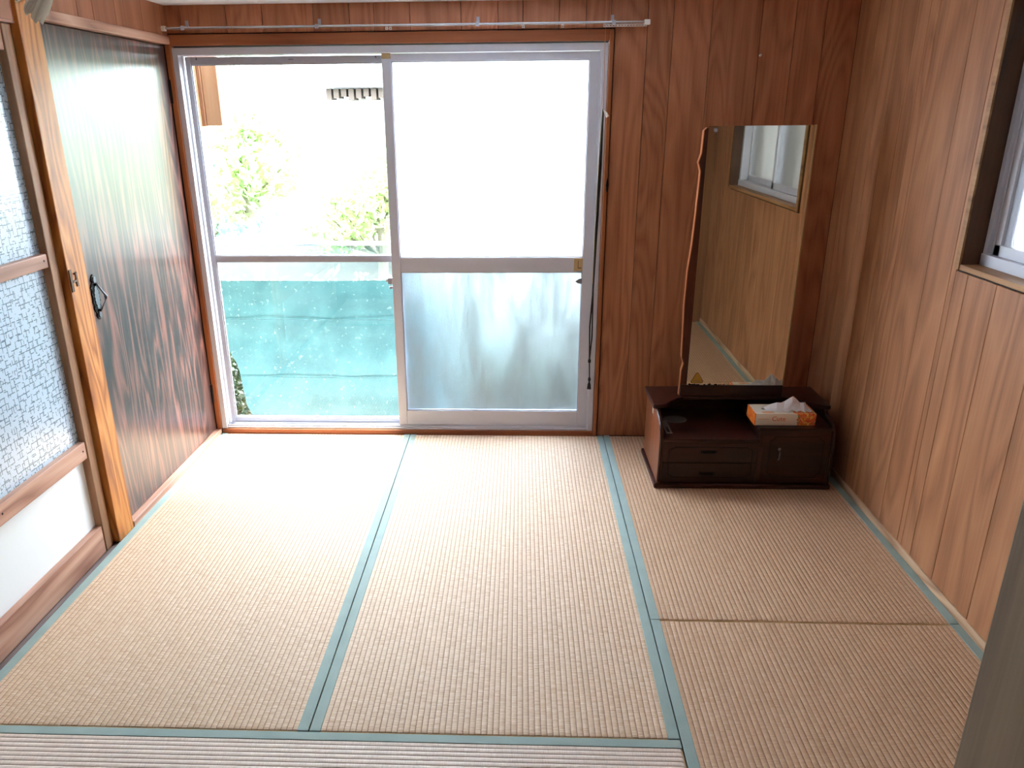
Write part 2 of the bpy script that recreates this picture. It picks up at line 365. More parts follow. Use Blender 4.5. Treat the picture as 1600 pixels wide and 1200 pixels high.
# right wall with window opening
WY0, WY1, WZ0, WZ1 = -2.60, -1.148, 1.014, 1.80
mb = MB(); e = .006
mb.box(XR+e, XR+.14, WY1, .12, -.05, CZ); mb.box(XR+e, XR+.14, WY0, WY1, -.05, WZ0); mb.box(XR+e, XR+.14, WY0, WY1, WZ1, CZ); mb.box(XR+e, XR+.14, -6.2, WY0, -.05, CZ)
wr = struct(mb.obj('wall_right', M['groove']), 'tan wood-panelled wall with the small high window', 'wall')
ys = [0, -.09, -.20, -.31, -.42, -.545, -.640, -.705, -.95, -1.108, -1.213, -1.376, -1.606, -1.76, -1.90, -2.12, -2.26, -2.37, -2.60, -2.75, -2.92, -3.1]
for i in range(len(ys)-1):
    a, b = ys[i]-.0012, ys[i+1]+.0012
    segs = [(.03, CZ)]
    if a > WY1 > b: # split plank: full-height sliver beside the window casing
        B('plank', M['plank_right'], wr, XR, XR+.012, a, WY1+.009, .03, CZ, bevel=.0012); a = WY1+.007
        segs = [(.03, WZ0-.008), (WZ1+.008, CZ)]
    elif b >= WY0 and a <= WY1: segs = [(.03, WZ0-.008), (WZ1+.008, CZ)]
    for z0, z1 in segs: B('plank', M['plank_right'], wr, XR, XR+.012, a, b, z0, z1, bevel=.0012)
bs = struct(B('baseboard_right', wood('light_skirting', (150, 112, 84), (200, 162, 130), (216, 182, 150), axis='Y', ringscale=6, ringamt=.55, rings=12), None, XR-.004, XR+.012, -3.1, 0, -.002, .03), 'thin pale wooden strip along the foot of the right wall', 'skirting')
# left wall: backing, planks above the closet door
mb = MB(); mb.box(-.2, -.075, -1.15, .12, -.05, CZ); mb.box(-.12, -.014, -6.2, 0.0, 1.80, CZ); mb.box(-.12, -.02, -6.2, -3.05, -.05, 1.8)
wl = struct(mb.obj('wall_left', M['groove']), 'left wall with brown planks above the closet door', 'wall')
ys = [.0, -.045, -.236, -.468, -.64, -.752, -.919, -1.051]
for i in range(len(ys)-1):
    B('plank', M['plank_left'], wl, -.014, -.004, ys[i]-.0012, ys[i+1]+.0012, 1.788, CZ, bevel=.0012)
B('plank', M['plank_left'], wl, -.014, -.004, -2.0, -1.162, 1.742, CZ, bevel=.0012)
B('plank', M['plank_left'], wl, -.014, -.004, -3.1, -2.002, 1.742, CZ, bevel=.0012)
# hall beyond the glass door, and the room behind the camera
mb = MB(); mb.box(-1.7, -1.6, -6.2, .12, -.12, CZ); mb.box(-1.6, -.2, .02, .12, -.05, CZ); mb.box(-1.6, -.2, -1.0, -.9, -.05, CZ)
struct(mb.obj('wall_hall', M['plaster']), 'plaster wall of the hall behind the glass door', 'wall')
mb = MB(); mb.box(-1.7, 3.06, -6.3, -6.2, -.12, CZ)
struct(mb.obj('wall_front', M['plaster']), 'plaster wall of the room behind the viewer', 'wall')
# partition beside the viewer: worn post and panel
tr = struct(B('trim_1', M['post_grey'], None, 1.938, 2.06, -3.22, -3.10, -.002, CZ, bevel=.004), 'worn grey-brown wooden post at the right edge nearest the viewer', 'post')
struct(B('wall_partition', M['plank_part'], None, 2.06, XR+.006, -3.19, -3.13, -.052, CZ), 'partition wall running from the near post to the right wall', 'wall')

# ------------------------------------------------------------------ trims
struct(B('trim_2', M['cedar'], None, -.075, 0.0, -1.135, -1.014, -.002, CZ-.002, bevel=.003), 'orange cedar post between the glass door and the closet door', 'post')
struct(B('trim_3', M['rail_wood'], None, -.075, .006, -1.013, -.006, 1.757, 1.788, bevel=.003), 'pale wooden lintel strip over the dark closet door', 'lintel')
struct(B('trim_4', M['rail_wood'], None, -.075, .002, -1.013, -.004, -.05, .024, bevel=.004), 'pinkish wooden sill strip under the dark closet door', 'sill')
struct(B('trim_5', M['trim_red_v'], None, -.020, .003, -.010, .03, .024, 1.756, bevel=.002), 'slim orange wooden strip in the corner beside the window', 'trim')
struct(B('trim_6', M['trim_red'], None, .0, 1.848, -.014, .05, 1.751, 1.794, bevel=.003), 'reddish wooden head casing above the big window', 'trim')
struct(B('trim_7', M['trim_red_v'], None, 1.848, 1.866, -.014, .05, .0, 1.794, bevel=.003), 'reddish wooden side casing right of the big window', 'trim')
struct(B('trim_8', M['trim_red'], None, .005, 1.848, -.006, .06, -.05, .022, bevel=.002), 'reddish wooden sill under the big sliding window', 'sill')
t9 = MB(); t9.box(-.075, -.004, -3.1, -1.136, -.05, -.014); t9.box(-.018, -.004, -3.1, -1.136, -.014, -.003); t9.box(-.075, -.066, -3.1, -1.136, -.014, -.003)
struct(t9.obj('trim_9', M['track']), 'worn greyish grooved track under the patterned glass door', 'track')
struct(B('trim_10', M['rail_wood'], None, -.075, -.012, -3.1, -1.136, 1.735, 1.80), 'wooden head track above the patterned glass door', 'lintel')

# ------------------------------------------------------------------ tatami
PITCH = .0155
def tatami(x0, x1, y0, y1, ax, label):
    root = thing('tatami_mat', (x0, y0, -.05), label, 'mat', 'straw mats covering the floor')
    B('mat_core', plain('straw_core', (176, 140, 96), .9), root, x0, x1, y0, y1, -.05, -.0035)
    bw = .029
    w0, w1 = (x0, x1) if ax == 'x' else (y0, y1)
    a, b = w0+bw-.002, w1-bw+.002; n = round((b-a)/PITCH); p = (b-a)/n
    vs = []; fs = []; K = 6
    l0, l1 = (y0+.001, y1-.001) if ax == 'x' else (x0+.001, x1-.001)
    # mats are a little rounded over at their cut ends
    secs = [(l0, -.006), (l0+.004, -.0012), (l0+.012, 0), (l1-.012, 0), (l1-.004, -.0012), (l1, -.006)]
    us = []
    for i in range(n):
        for k in range(K): us.append((a+(i+k/K)*p, -.0014*(1-abs(math.sin(math.pi*k/K))**.6)))
    us.append((b, -.0014))
    for (l, dz) in secs:
        for (uu, z) in us: vs.append((uu, l, z+dz) if ax == 'x' else (l, uu, z+dz))
    m = len(us)
    for s in range(len(secs)-1):
        for k in range(m-1):
            q = (s*m+k, s*m+k+1, (s+1)*m+k+1, (s+1)*m+k); fs.append(q if ax == 'x' else q[::-1])
    mt = tatami_mat_mat('woven_rush', ax, (a-w0), p, .5 if ax == 'y' else (-.4 if x0 > 1.9 else 0.0))  # front mat lightened for sheen, right-hand mats darkened for light falloff
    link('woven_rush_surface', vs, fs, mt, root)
    for c0, c1 in ((w0, w0+bw), (w1-bw, w1)):
        bx = (c0, c1, y0, y1) if ax == 'x' else (x0, x1, c0, c1)
        B('cloth_border', M['cloth'], root, *bx, -.045, .0012, bevel=.0014)
    return root
tatami(.001, .9475, -2.118, -.006, 'x', 'leftmost straw mat running from the clear window pane to the viewer')
mB = tatami(.9505, 1.8985, -2.118, -.006, 'x', 'middle straw mat running out from the frosted window pane')
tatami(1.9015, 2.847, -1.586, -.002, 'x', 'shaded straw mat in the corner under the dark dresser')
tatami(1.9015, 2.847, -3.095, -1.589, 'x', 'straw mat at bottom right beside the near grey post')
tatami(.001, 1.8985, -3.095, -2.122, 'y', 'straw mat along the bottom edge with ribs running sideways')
# worn patches of old tape on both sides of the seam by the window
def tape(name, pts, label):
    vs = []; fs = []
    for (x0, x1, y0, y1) in pts:
        n = len(vs); vs += [(x0, y0, .0016), (x1, y0, .0016), (x1, y1, .0016), (x0, y1, .0016)]; fs.append((n, n+1, n+2, n+3))
        vs += [(x0, y0, .0012), (x1, y0, .0012), (x1, y1, .0012), (x0, y1, .0012)]
        fs += [(n, n+4, n+5, n+1), (n+1, n+5, n+6, n+2), (n+2, n+6, n+7, n+3), (n+3, n+7, n+4, n)]
    o = link(name, vs, fs, M['tape'], origin=(pts[0][0], pts[0][2], .0012)); return tag(o, label, 'tape', kind='stuff')
P1 = [(.921, .942, -.40, -.03)]; y = -.41
rs = random.Random(3)
while y > -.8:
    h = rs.uniform(.004, .016)*(1 if y > -.62 else .6); w_ = rs.uniform(.4, 1)*.02
    P1.append((.921+rs.uniform(0, .005), .921+w_, y-h, y)); y -= h+rs.uniform(.003, .02)*(1 if y > -.6 else 2)
tape('worn_tape', P1, 'frayed grey-green tape remnant left of the window mat seam')
P2 = [(.958, .976, -.09, -.03)]; y = -.11
while y > -.8:
    h = rs.uniform(.004, .012); P2.append((.958+rs.uniform(0, .008), .968+rs.uniform(0, .01), y-h, y)); y -= h+rs.uniform(.02, .09)
tape('worn_tape', P2, 'sparse tape scraps right of the window mat seam')

# ------------------------------------------------------------------ big window
win = MB()
win.box(.004, .028, 0, .10, .022, 1.744); win.box(1.822, 1.846, 0, .10, .022, 1.744); win.box(.028, 1.822, 0, .10, 1.716, 1.744); win.box(.028, 1.822, .004, .13, .022, .032)
w1 = struct(win.obj('window_1', M['alu'], bevel=.001), 'wide aluminium sliding window with one clear and one frosted sash', 'window')
for nm, bx in (('track_rib', (.028, 1.822, .012, .015, .032, .040)), ('track_rib', (.028, 1.822, .048, .051, .032, .040)), ('jamb_rib', (.028, .034, .035, .045, .032, 1.716)), ('jamb_rib', (1.812, 1.822, .006, .012, .032, 1.716))):
    B(nm, M['alu'], w1, *bx)
def sash(x0, x1, y0, y1, z0, z1, ls, rs_, top, bot, mz0, mz1, mats, label, alu):
    f = MB(); f.box(x0, x0+ls, y0, y1, z0, z1); f.box(x1-rs_, x1, y0, y1, z0, z1)
    s = f.obj('sash', alu, w1, bevel=.0012); s['label'] = label
    for n, (a, b) in (('top_rail', (z1-top, z1)), ('bottom_rail', (z0, z0+bot)), ('middle_rail', (mz0, mz1))):
        B(n, alu, s, x0+ls, x1-rs_, y0+.002, y1-.002, a, b, bevel=.0012)
    g = (y0+y1)/2
    for (a, b), m_ in zip(((z0+bot, mz0), (mz1, z1-top)), mats):
        B('pane', m_, s, x0+ls-.004, x1-rs_+.004, g-.0015, g+.0015, a-.004, b+.004)
        sl = MB()
        for (p, q, r, t_) in ((x0+ls, x0+ls+.004, a, b), (x1-rs_-.004, x1-rs_, a, b), (x0+ls, x1-rs_, a, a+.004), (x0+ls, x1-rs_, b-.004, b)):
            sl.box(p, q, g-.006, g+.006, r, t_)
        sl.obj('glazing_bead', M['alu_dark'], s)
    return s
sL = sash(.036, .934, .052, .076, .034, 1.712, .022, .03, .030, .030, .840, .866, (M['glass'], M['glass']), 'left clear sash', M['alu_dark'])
sR = sash(.893, 1.821, .018, .044, .028, 1.714, .040, .049, .030, .088, .795, .862, (M['frost_low'], M['frost']), 'right frosted sash', M['alu'])
B('recess_pull', M['cream_plastic'], sR, 1.733, 1.772, .0165, .0215, .802, .858, bevel=.0008)
MB().box(1.750, 1.768, .0155, .017, .812, .817).box(1.750, 1.753, .0155, .017, .812, .848).obj('pull_recess', M['cream_dark'], sR)
B('corner_cap', M['cream_plastic'], sR, .894, .932, .0165, .03, 1.694, 1.715, bevel=.001)
lk = MB(); lk.box(.872, .892, .02, .045, .740, .768); lk.tube([(.872, .03, .755), (.862, .03, .757)], .008); lk.tube([(.884, .03, .742), (.883, .03, .728)], .0025); lk.tube([(.883, .03, .728), (.883, .03, .718)], .009)
lk.obj('sash_lock', M['alu_dark'], sR, bevel=.001)
cr = MB(); cr.prism([(1.771, .742), (1.771, .768), (1.757, .766), (1.744, .757), (1.740, .754), (1.752, .745)], .010, .019, 'Y'); cr.obj('crescent_catch', M['grey_plastic'], sR)
MB().box(.487, .508, .0505, .052, 1.697, 1.700).obj('maker_plate', M['text_grey'], sL)
for x in (.085, .862): MB().box(x, x+.003, .050, .0525, 1.700, 1.708).obj('screw', M['black'], sL)

# ------------------------------------------------------------------ right-hand window
wn = MB(); AX = 2.905
wn.box(XR-.008, XR+.0075+.07, WY0+.012, WY1-.012, WZ0-.0, WZ0+.016)
w2 = struct(wn.obj('window_2', M['casing'], bevel=.001), 'small high aluminium window in the right wall with pebbled glass', 'window')
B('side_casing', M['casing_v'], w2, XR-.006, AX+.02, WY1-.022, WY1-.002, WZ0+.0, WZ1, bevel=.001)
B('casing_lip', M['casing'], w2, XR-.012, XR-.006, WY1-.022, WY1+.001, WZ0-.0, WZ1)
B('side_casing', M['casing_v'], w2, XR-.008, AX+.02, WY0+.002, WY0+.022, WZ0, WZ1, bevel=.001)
B('head_casing', M['casing'], w2, XR-.008, AX+.02, WY0+.012, WY1-.012, WZ1-.018, WZ1)
f = MB(); a0, a1 = WY1-.022, WY0+.022; zb = WZ0+.016
f.box(AX, AX+.09, a0-.022, a0, zb, WZ1-.018); f.box(AX, AX+.09, a1, a1+.028, zb, WZ1-.018); f.box(AX-.004, AX+.09, a1, a0, zb, zb+.034); f.box(AX, AX+.09, a1, a0, WZ1-.05, WZ1-.018)
f.box(AX+.012, AX+.015, a0-.030, a0-.022, zb+.034, WZ1-.05)
f.obj('outer_frame', M['alu'], w2, bevel=.001)
def sash2(y0, y1, x, lab):
    f = MB(); z0 = zb+.034; z1 = WZ1-.05
    f.box(x, x+.022, y0-.034, y0, z0, z1); f.box(x, x+.022, y1, y1+.034, z0, z1); f.box(x, x+.022, y1, y0, z0, z0+.032); f.box(x, x+.022, y1, y0, z1-.03, z1)
    s = f.obj('sash', M['alu'], w2, bevel=.001); s['label'] = lab
    B('pane', M['pebble'], s, x+.009, x+.013, y1+.03, y0-.03, z0+.028, z1-.026)
    return s
sash2(a0-.024, -1.90, AX+.016, 'sash nearer the corner')
s2 = sash2(-1.865, a1+.024, AX+.044, 'sash nearer the viewer')
MB().box(AX+.034, AX+.044, -1.925, -1.875, 1.36, 1.40).obj('catch', M['steel'], s2)

# ------------------------------------------------------------------ closet door
d1 = struct(B('door_1', M['rosewood'], None, -.052, -.022, -1.008, -.014, .028, 1.752, bevel=.0012), 'glossy dark rosewood-print closet door reflecting the window', 'door')
dr = d1
def ell(cy, cz, ry, rz, n=14): return [(cy+ry*math.cos(2*math.pi*k/n), cz+rz*math.sin(2*math.pi*k/n)) for k in range(n)]
hy = -.945; hz = .880
out = []
prof = [(.0, .082), (.006, .074), (.011, .064), (.008, .055), (.013, .047), (.017, .036), (.013, .026), (.018, .014), (.014, 0), (.018, -.014), (.013, -.026), (.017, -.036), (.013, -.047), (.008, -.055), (.011, -.064), (.006, -.074), (0, -.080)]
out = [(hy+a*1.55, hz+b) for a, b in prof]+[(hy-a*1.55, hz+b) for a, b in prof[::-1][1:-1]]
hb_ = MB().prism(out, -.0225, -.0175, 'X').obj('handle', M['black_iron'], d1, bevel=.0008)
for s in (1, -1):
    MB().prism(ell(hy, hz+s*.062, .009, .011), -.018, -.013, 'X').obj('leaf_boss', M['pewter'], hb_, bevel=.001)
MB().tube([(-.018, hy, hz+.046), (-.008, hy, hz+.046)], .005).tube([(-.018, hy, hz-.046), (-.008, hy, hz-.046)], .005).obj('post', M['black_iron'], hb_)
MB().tube([(-.008, hy, hz+.046), (.004, hy+.004, hz+.022), (.012, hy+.008, hz+.006), (.013, hy+.008, hz-.002), (.004, hy+.004, hz-.022), (-.008, hy, hz-.046)], [.003, .003, .0045, .0045, .003, .003]).tube([(.012, hy+.008, hz+.008), (.0125, hy+.008, hz+.003), (.012, hy+.008, hz-.002)], [.004, .007, .004]).obj('bail', M['pewter'], hb_, smooth=True)
MB().prism([(hy+a*.95, hz+b*.5) for a, b in prof]+[(hy-a*.95, hz+b*.5) for a, b in prof[::-1][1:-1]], -.018, -.015, 'X').obj('embossed_plate', M['pewter'], hb_)
for z0, z1 in ((1.527, 1.621), (.165, .255)):
    h = MB(); h.box(-.0225, -.019, -.022, -.010, z0, z1); h.tube([(-.018, -.009, z0), (-.018, -.009, z1)], .0035); h.obj('hinge', M['black_iron'], d1)
# catch plate on the post
ct = thing('door_catch', (0.0, -1.11, .97), 'rusty brown metal catch plate on the cedar post beside the closet door', 'catch')
rust = plain('rusty_brown_metal', (92, 60, 38), .5, .5, noise=.4, nscale=200)
MB().box(0, .003, -1.129, -1.115, .935, 1.008).obj('plate', rust, ct)
MB().box(0, .003, -1.093, -1.083, .948, .995).obj('keeper', rust, ct)
MB().box(.0005, .004, -1.117, -1.090, .964, .971).obj('bolt', rust, ct)
MB().box(0, .008, -1.103, -1.090, .990, .994).obj('hook', rust, ct)

# ------------------------------------------------------------------ patterned glass sliding door
GX = -.048
fm = MB(); fm.box(-.062, -.022, -1.190, -1.142, -.010, 1.733)
d2 = struct(fm.obj('door_2', M['frame_wood'], bevel=.003), 'wood-framed sliding door with patterned glass at the left edge', 'door')
B('stile', M['frame_wood'], d2, -.062, -.022, -2.76, -2.712, -.010, 1.733, bevel=.003)
YA, YB = -1.190, -2.712
for nm, z0, z1 in (('bottom_rail', -.010, .096), ('lower_rail', .364, .426), ('middle_rail', 1.028, 1.072), ('top_rail', 1.66, 1.733)):
    r = B(nm, M['rail_wood'], d2, -.060, -.026, YB, YA-.001, z0, z1, bevel=.003)
    if nm in ('lower_rail', 'middle_rail'):
        for yy in (YA-.022, YA-.50, YA-.98):
            MB().prism(ell(yy, (z0+z1)/2+.002, .0035, .0035, 8), -.0262, -.0252, 'X').obj('screw', M['black'], r)
for z0, z1 in ((.426, 1.028), (1.072, 1.66)):
    B('pane', M['pattern'], d2, GX-.003, GX, YB-.006, YA+.006, z0-.006, z1+.006)
B('kick_panel', M['paper'], d2, GX-.004, GX-.001, YB-.006, YA+.006, .090, .370)

# ------------------------------------------------------------------ curtain rail
ry, rz = -.05, 1.814
cr_ = thing('curtain_rail', (1.0, ry, rz), 'thin metal curtain rail with white runners above the big window', 'curtain rail')
rail = MB(); rail.box(.002, 1.995, ry-.006, ry+.006, rz-.004, rz+.005); rail.tube([(.002, ry-.006, rz), (1.995, ry-.006, rz)], .0045, 8)
rail.obj('rail', M['steel'], cr_)
for x in (.0, 1.992): MB().box(x-.012, x+.012, ry-.012, ry+.008, rz-.010, rz+.009).obj('end_cap', M['white_plastic'], cr_, bevel=.003)
for x in (.085, .645, 1.305, 1.857):
    br = MB(); br.box(x-.006, x+.006, ry-.010, 0, rz+.004, rz+.008); br.box(x-.006, x+.006, -.004, 0, rz+.006, rz+.032); br.box(x-.007, x+.007, ry-.012, ry-.009, rz-.008, rz+.008); br.tube([(x, -.005, rz+.024), (x, -.0065, rz+.024)], .0025, 8)
    br.obj('bracket', M['alu_dark'], cr_)
def runner():
    r = MB(); w, h = .0052, .010
    r.box(-w, -w+.0022, -.002, .002, -h, 0); r.box(w-.0022, w, -.002, .002, -h, 0); r.box(-w, w, -.002, .002, -h, -h+.0022); r.box(-w, w, -.002, .002, -.003, 0); return r
rm = None
for i, x in enumerate([.932, .947, 1.492, 1.652]+[1.822+.0118*k for k in range(15)]):
    if rm is None:
        rm = runner(); o = link('runner', rm.v, rm.f, M['white_plastic']); me = o.data
    else: o = bpy.data.objects.new('runner', me); C.objects.link(o)
    o.parent = cr_; o.location = Vector((x, ry, rz-.006))-ORG[cr_.name]; o.rotation_euler = (0, 0, rs.uniform(-.6, .6))

# ------------------------------------------------------------------ pull cord with tassel
pc = thing('pull_cord', (1.83, -.02, 1.49), 'dark looped pull cord with tassel hanging at the right of the window', 'cord')
MB().tube([(1.826, -.03, CZ), (1.829, -.028, 1.7), (1.832, -.024, 1.49)], .0012, 6).obj('thread', M['cord_tan'], pc)
MB().tube([(1.832, -.024, 1.488), (1.846, -.026, 1.470), (1.852, -.026, 1.458)], [.004, .006, .007], 8).obj('clear_toggle', M['white_plastic'], pc, bevel=.001)
MB().tube([(1.832, -.024, 1.49), (1.828, -.024, 1.3), (1.822, -.024, 1.0), (1.820, -.024, .7), (1.812, -.024, .55), (1.817, -.024, .385)], [.004, .0065, .0055, .004, .0035, .003], 8).obj('cord_strand', M['cord'], pc)
MB().tube([(1.832, -.024, 1.487), (1.833, -.026, 1.25), (1.826, -.026, .95), (1.821, -.026, .72), (1.824, -.026, .5), (1.817, -.024, .385)], .0032, 8).obj('cord_strand', M['cord'], pc)
MB().tube([(1.828, -.021, 1.487), (1.8225, -.026, 1.3), (1.818, -.026, 1.0), (1.8165, -.026, .75)], .0015, 6).obj('pale_thread', M['cream_plastic'], pc)
tas = MB(); tas.tube([(1.817, -.024, .392), (1.817, -.024, .378)], .007); tas.tube([(1.817, -.024, .380), (1.820, -.024, .30)], .003)
tas.tube([(1.820, -.024, .305), (1.820, -.024, .295), (1.820, -.024, .285)], [.004, .0075, .005])
for k in range(12):
    a = 2*math.pi*k/12; tas.tube([(1.820, -.024, .288), (1.820+.006*math.cos(a), -.024+.006*math.sin(a), .268), (1.820+.008*math.cos(a), -.024+.008*math.sin(a), .246)], .0018, 5)
tas.obj('tassel', M['cord'], pc)
# turn-catch on the casing, small peg on the wall
tc_ = MB(); tc_.prism([(1.861, 1.150), (1.868, 1.156), (1.870, 1.18), (1.868, 1.205), (1.862, 1.209), (1.858, 1.18)], -.022, -.014, 'Y'); tc_.tube([(1.862, -.022, 1.165), (1.862, -.027, 1.165)], .004)
tag(tc_.obj('cord_cleat', M['black_iron'], origin=(1.864, -.018, 1.18)), 'small black cleat on the casing right of the window', 'cleat')
tag(MB().tube([(2.469, 0, 1.688), (2.469, -.006, 1.688), (2.473, -.010, 1.692)], [.003, .005, .004], 8).obj('wall_peg', M['white_plastic'], origin=(2.469, 0, 1.688)), 'tiny white peg on the brown wall above the mirror', 'peg')

# ------------------------------------------------------------------ dresser with mirror
DX0, DX1, DB, DF = 2.068, 2.782, -.215, -.600
ds = thing('dressing_table', (2.42, -.40, 0), 'low dark wooden dressing table with tall frameless mirror in the corner', 'dresser')
def sideprof(): # (y, z) outline of a side panel: high at the back, stepping down in a curve
    return [(DB, .012), (DB, .308), (-.47, .308), (-.482, .300), (-.492, .292), (-.530, .284), (-.570, .270), (-.592, .248), (-.600, .22), (-.600, .012)]
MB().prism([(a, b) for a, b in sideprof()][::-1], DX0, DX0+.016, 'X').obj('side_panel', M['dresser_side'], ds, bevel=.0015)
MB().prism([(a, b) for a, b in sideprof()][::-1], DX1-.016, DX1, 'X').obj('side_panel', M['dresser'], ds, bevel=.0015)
# rounded edge moulding following the curve
for x in (DX0+.006, DX1-.006):
    MB().tube([(x, -.475, .308), (x, -.492, .296), (x, -.530, .288), (x, -.572, .273), (x, -.596, .250), (x, -.604, .22), (x, -.604, .03)], .007, 8).obj('edge_moulding', M['dresser'], ds, smooth=True)
B('back_panel', M['dresser'], ds, DX0+.016, DX1-.016, DB-.008, DB, .012, .308)
B('plinth', M['dresser'], ds, DX0-.012, DX1+.006, DF-.016, DB+.002, .001, .022, bevel=.005)
# upper deck with wavy front edge
wave = [(DX0-.014, DB), (DX0-.014, -.478), (DX0, -.484), (2.11, -.462), (2.135, -.425), (2.165, -.392), (2.20, -.366), (2.26, -.360), (2.42, -.358), (2.58, -.360), (2.64, -.370), (2.675, -.392), (2.71, -.425), (2.74, -.462), (DX1, -.484), (DX1+.012, -.478), (DX1+.012, DB)]
MB().prism(wave, .308, .325, 'Z').obj('top_board', M['dresser'], ds, bevel=.004)
B('shelf_board', M['dresser'], ds, DX0+.016, 2.480, DF-.006, DB-.008, .204, .220, bevel=.004)
B('step_board', M['dresser'], ds, 2.468, DX1-.016, DF-.008, DB-.008, .256, .271, bevel=.004)
B('divider', M['dresser'], ds, 2.478, 2.494, DF, DB-.008, .022, .256)
# drawers with routed outline and recessed pulls
def groove(x0, x1, z0, z1, y, part, c=.018):
    pts = [(x0+c, z1), (x1-c, z1), (x1-c*.7, z1-c*.7), (x1, z1-c), (x1, z0+c), (x1-c*.7, z0+c*.7), (x1-c, z0), (x0+c, z0), (x0+c*.7, z0+c*.7), (x0, z0+c), (x0, z1-c), (x0+c*.7, z1-c*.7)]
    g = MB()
    for i in range(len(pts)):
        a, b = pts[i], pts[(i+1) % len(pts)]
        g.tube([(a[0], y, a[1]), (b[0], y, b[1])], .0016, 5)
    return g.obj('routed_line', M['black'], part)
for k, (z0, z1) in enumerate(((.113, .202), (.024, .111))):
    d = B('drawer', M['dresser'], ds, DX0+.017, 2.477, DF+.001, DB-.03, z0, z1, bevel=.0012)
    hx = 2.275; hz_ = (z0+z1)/2+(.004 if k == 0 else -.004)
    p = MB(); p.tube([(hx-.028, DF-.001, hz_), (hx-.024, DF-.012, hz_), (hx+.024, DF-.012, hz_), (hx+.028, DF-.001, hz_)], .003, 8); p.box(hx-.034, hx+.034, DF-.001, DF+.002, hz_-.006, hz_+.006)
    p.obj('pull', M['black_iron'], d)
    xa, xb, cc = 2.112, 2.455, .018
    if k == 0: pts = [(xa, z0+.002), (xa, z1-.028-cc*.4), (xa+.004, z1-.03), (xa+.018, z1-.026), (xa+.022, z1-.020), (xb-.022, z1-.020), (xb-.018, z1-.026), (xb-.004, z1-.03), (xb, z1-.036), (xb, z0+.002)]
    else: pts = [(xa, z1-.002), (xa, z0+.038), (xa+.004, z0+.030), (xa+.018, z0+.028), (xa+.022, z0+.022), (xb-.022, z0+.022), (xb-.018, z0+.028), (xb-.004, z0+.030), (xb, z0+.038), (xb, z1-.002)]
    MB().tube([(x, DF+.0006, z) for x, z in pts], .0016, 5).obj('routed_line', M['black'], d)
cd = B('cupboard_door', M['dresser'], ds, 2.495, DX1-.017, DF+.001, DF+.018, .024, .254, bevel=.0012)
MB().tube([(2.562, DF, .172), (2.562, DF-.012, .166), (2.562, DF-.012, .136), (2.562, DF, .130)], .003, 8).tube([(2.562, DF-.002, .178), (2.562, DF-.004, .178)], .006, 8).obj('pull', M['pewter'], cd)
groove(2.522, 2.740, .050, .232, DF+.0006, cd, .02)
# mirror board: dark board with a carved wavy left edge, glass in front, brace behind
lw = [(2.208, 1.4176), (2.1973, 1.4069), (2.1953, 1.3242), (2.1856, 1.2901), (2.1963, 1.2561), (2.1924, 1.1004), (2.1875, 0.9739), (2.1788, 0.8668), (2.1768, 0.7209), (2.1807, 0.5846), (2.1836, 0.4971), (2.1934, 0.4708), (2.1866, 0.4387), (2.1846, 0.327)]
MX0, MX1, MZ0, MZ1 = 2.2109, 2.6215, 0.3754, 1.4234
ptsb = lw+[(MX1, .327), (MX1, 1.4176)]
mbd = MB().prism(ptsb, -.352, -.328, 'Y').obj('mirror_board', M['mirror_edge'], ds)
edge = MB()
for i in range(len(lw)-1):
    a, b = lw[i], lw[i+1]
    edge.prism([(a[0]-.0035, a[1]), (b[0]-.0035, b[1]), (b[0], b[1]), (a[0], a[1])], -.353, -.327, 'Y')
edge.obj('lit_edge', M['edge_lit'], mbd)  # lighter strip along the wavy edge, painted as if lit by the window
B('brace', M['dresser'], ds, 2.33, 2.46, -.328, -.300, .3255, 1.05)
B('brace', M['dresser'], ds, 2.33, 2.46, -.300, -.235, .3255, .42)
B('bottom_ledge', M['dresser'], ds, lw[-1][0], MX1, -.362, -.348, .327, MZ0, bevel=.002)
mg = B('mirror_glass', M['mirror'], ds, MX0, MX1, -.3565, -.3525, MZ0, MZ1)
MB().box(MX1-.003, MX1+.002, -.358, -.3515, MZ0, MZ1+.002).obj('bevelled_edge', M['cream_plastic'], mg)
MB().tube([(2.2381, -.3566, 1.4079), (2.2381, -.3595, 1.4079)], .009, 16).obj('screw_cap', M['steel'], mg)
MB().tube([(2.2381, -.3596, 1.4079), (2.2381, -.3605, 1.4079)], .005, 12).obj('screw', M['alu_dark'], mg)
def tri(cx, cz, r, y0, y1):
    pts = []
    for k in range(3):
        a0 = math.pi/2+2*math.pi*k/3
        for q in (-.5, -.25, 0, .25, .5):
            a = a0+q*1.9; c = (cx+(r*.72)*math.cos(a0), cz+(r*.72)*math.sin(a0)); pts.append((c[0]+r*.25*math.cos(a), c[1]+r*.25*math.sin(a)))
    return MB().prism(pts, y0, y1, 'Y')
scx, scz = 2.2537, 0.4017
tri(scx, scz, .030, -.3572, -.3568).obj('sticker_rim', plain('sticker_dark_rim', (110, 78, 24), .5), mg)
tri(scx, scz, .0265, -.3576, -.3572).obj('sticker', M['sticker_gold'], mg)
sm = MB()
for q in range(6): sm.box(scx-.014+q*.005, scx-.0108+q*.005, -.3580, -.3576, scz-.011, scz-.0075+.001*(q % 3 == 1))
so_ = sm.obj('sticker_print', M['text_grey'], mg); so_['kind'] = 'stuff'
bl = MB()
for q in range(30):
    x = MX0+.012+rs.random()**1.5*.15; s_ = rs.uniform(.0015, .0055); bl.prism(ell(x, MZ0+rs.uniform(0, .004), s_, s_*.7, 7), -.3572, -.3567, 'Y')
bl.obj('worn_silvering', M['black'], mg)['kind'] = 'stuff'
MB().box(2.0655, 2.068, -.408, -.394, .262, .292).obj('side_sticker', M['white_plastic'], ds)

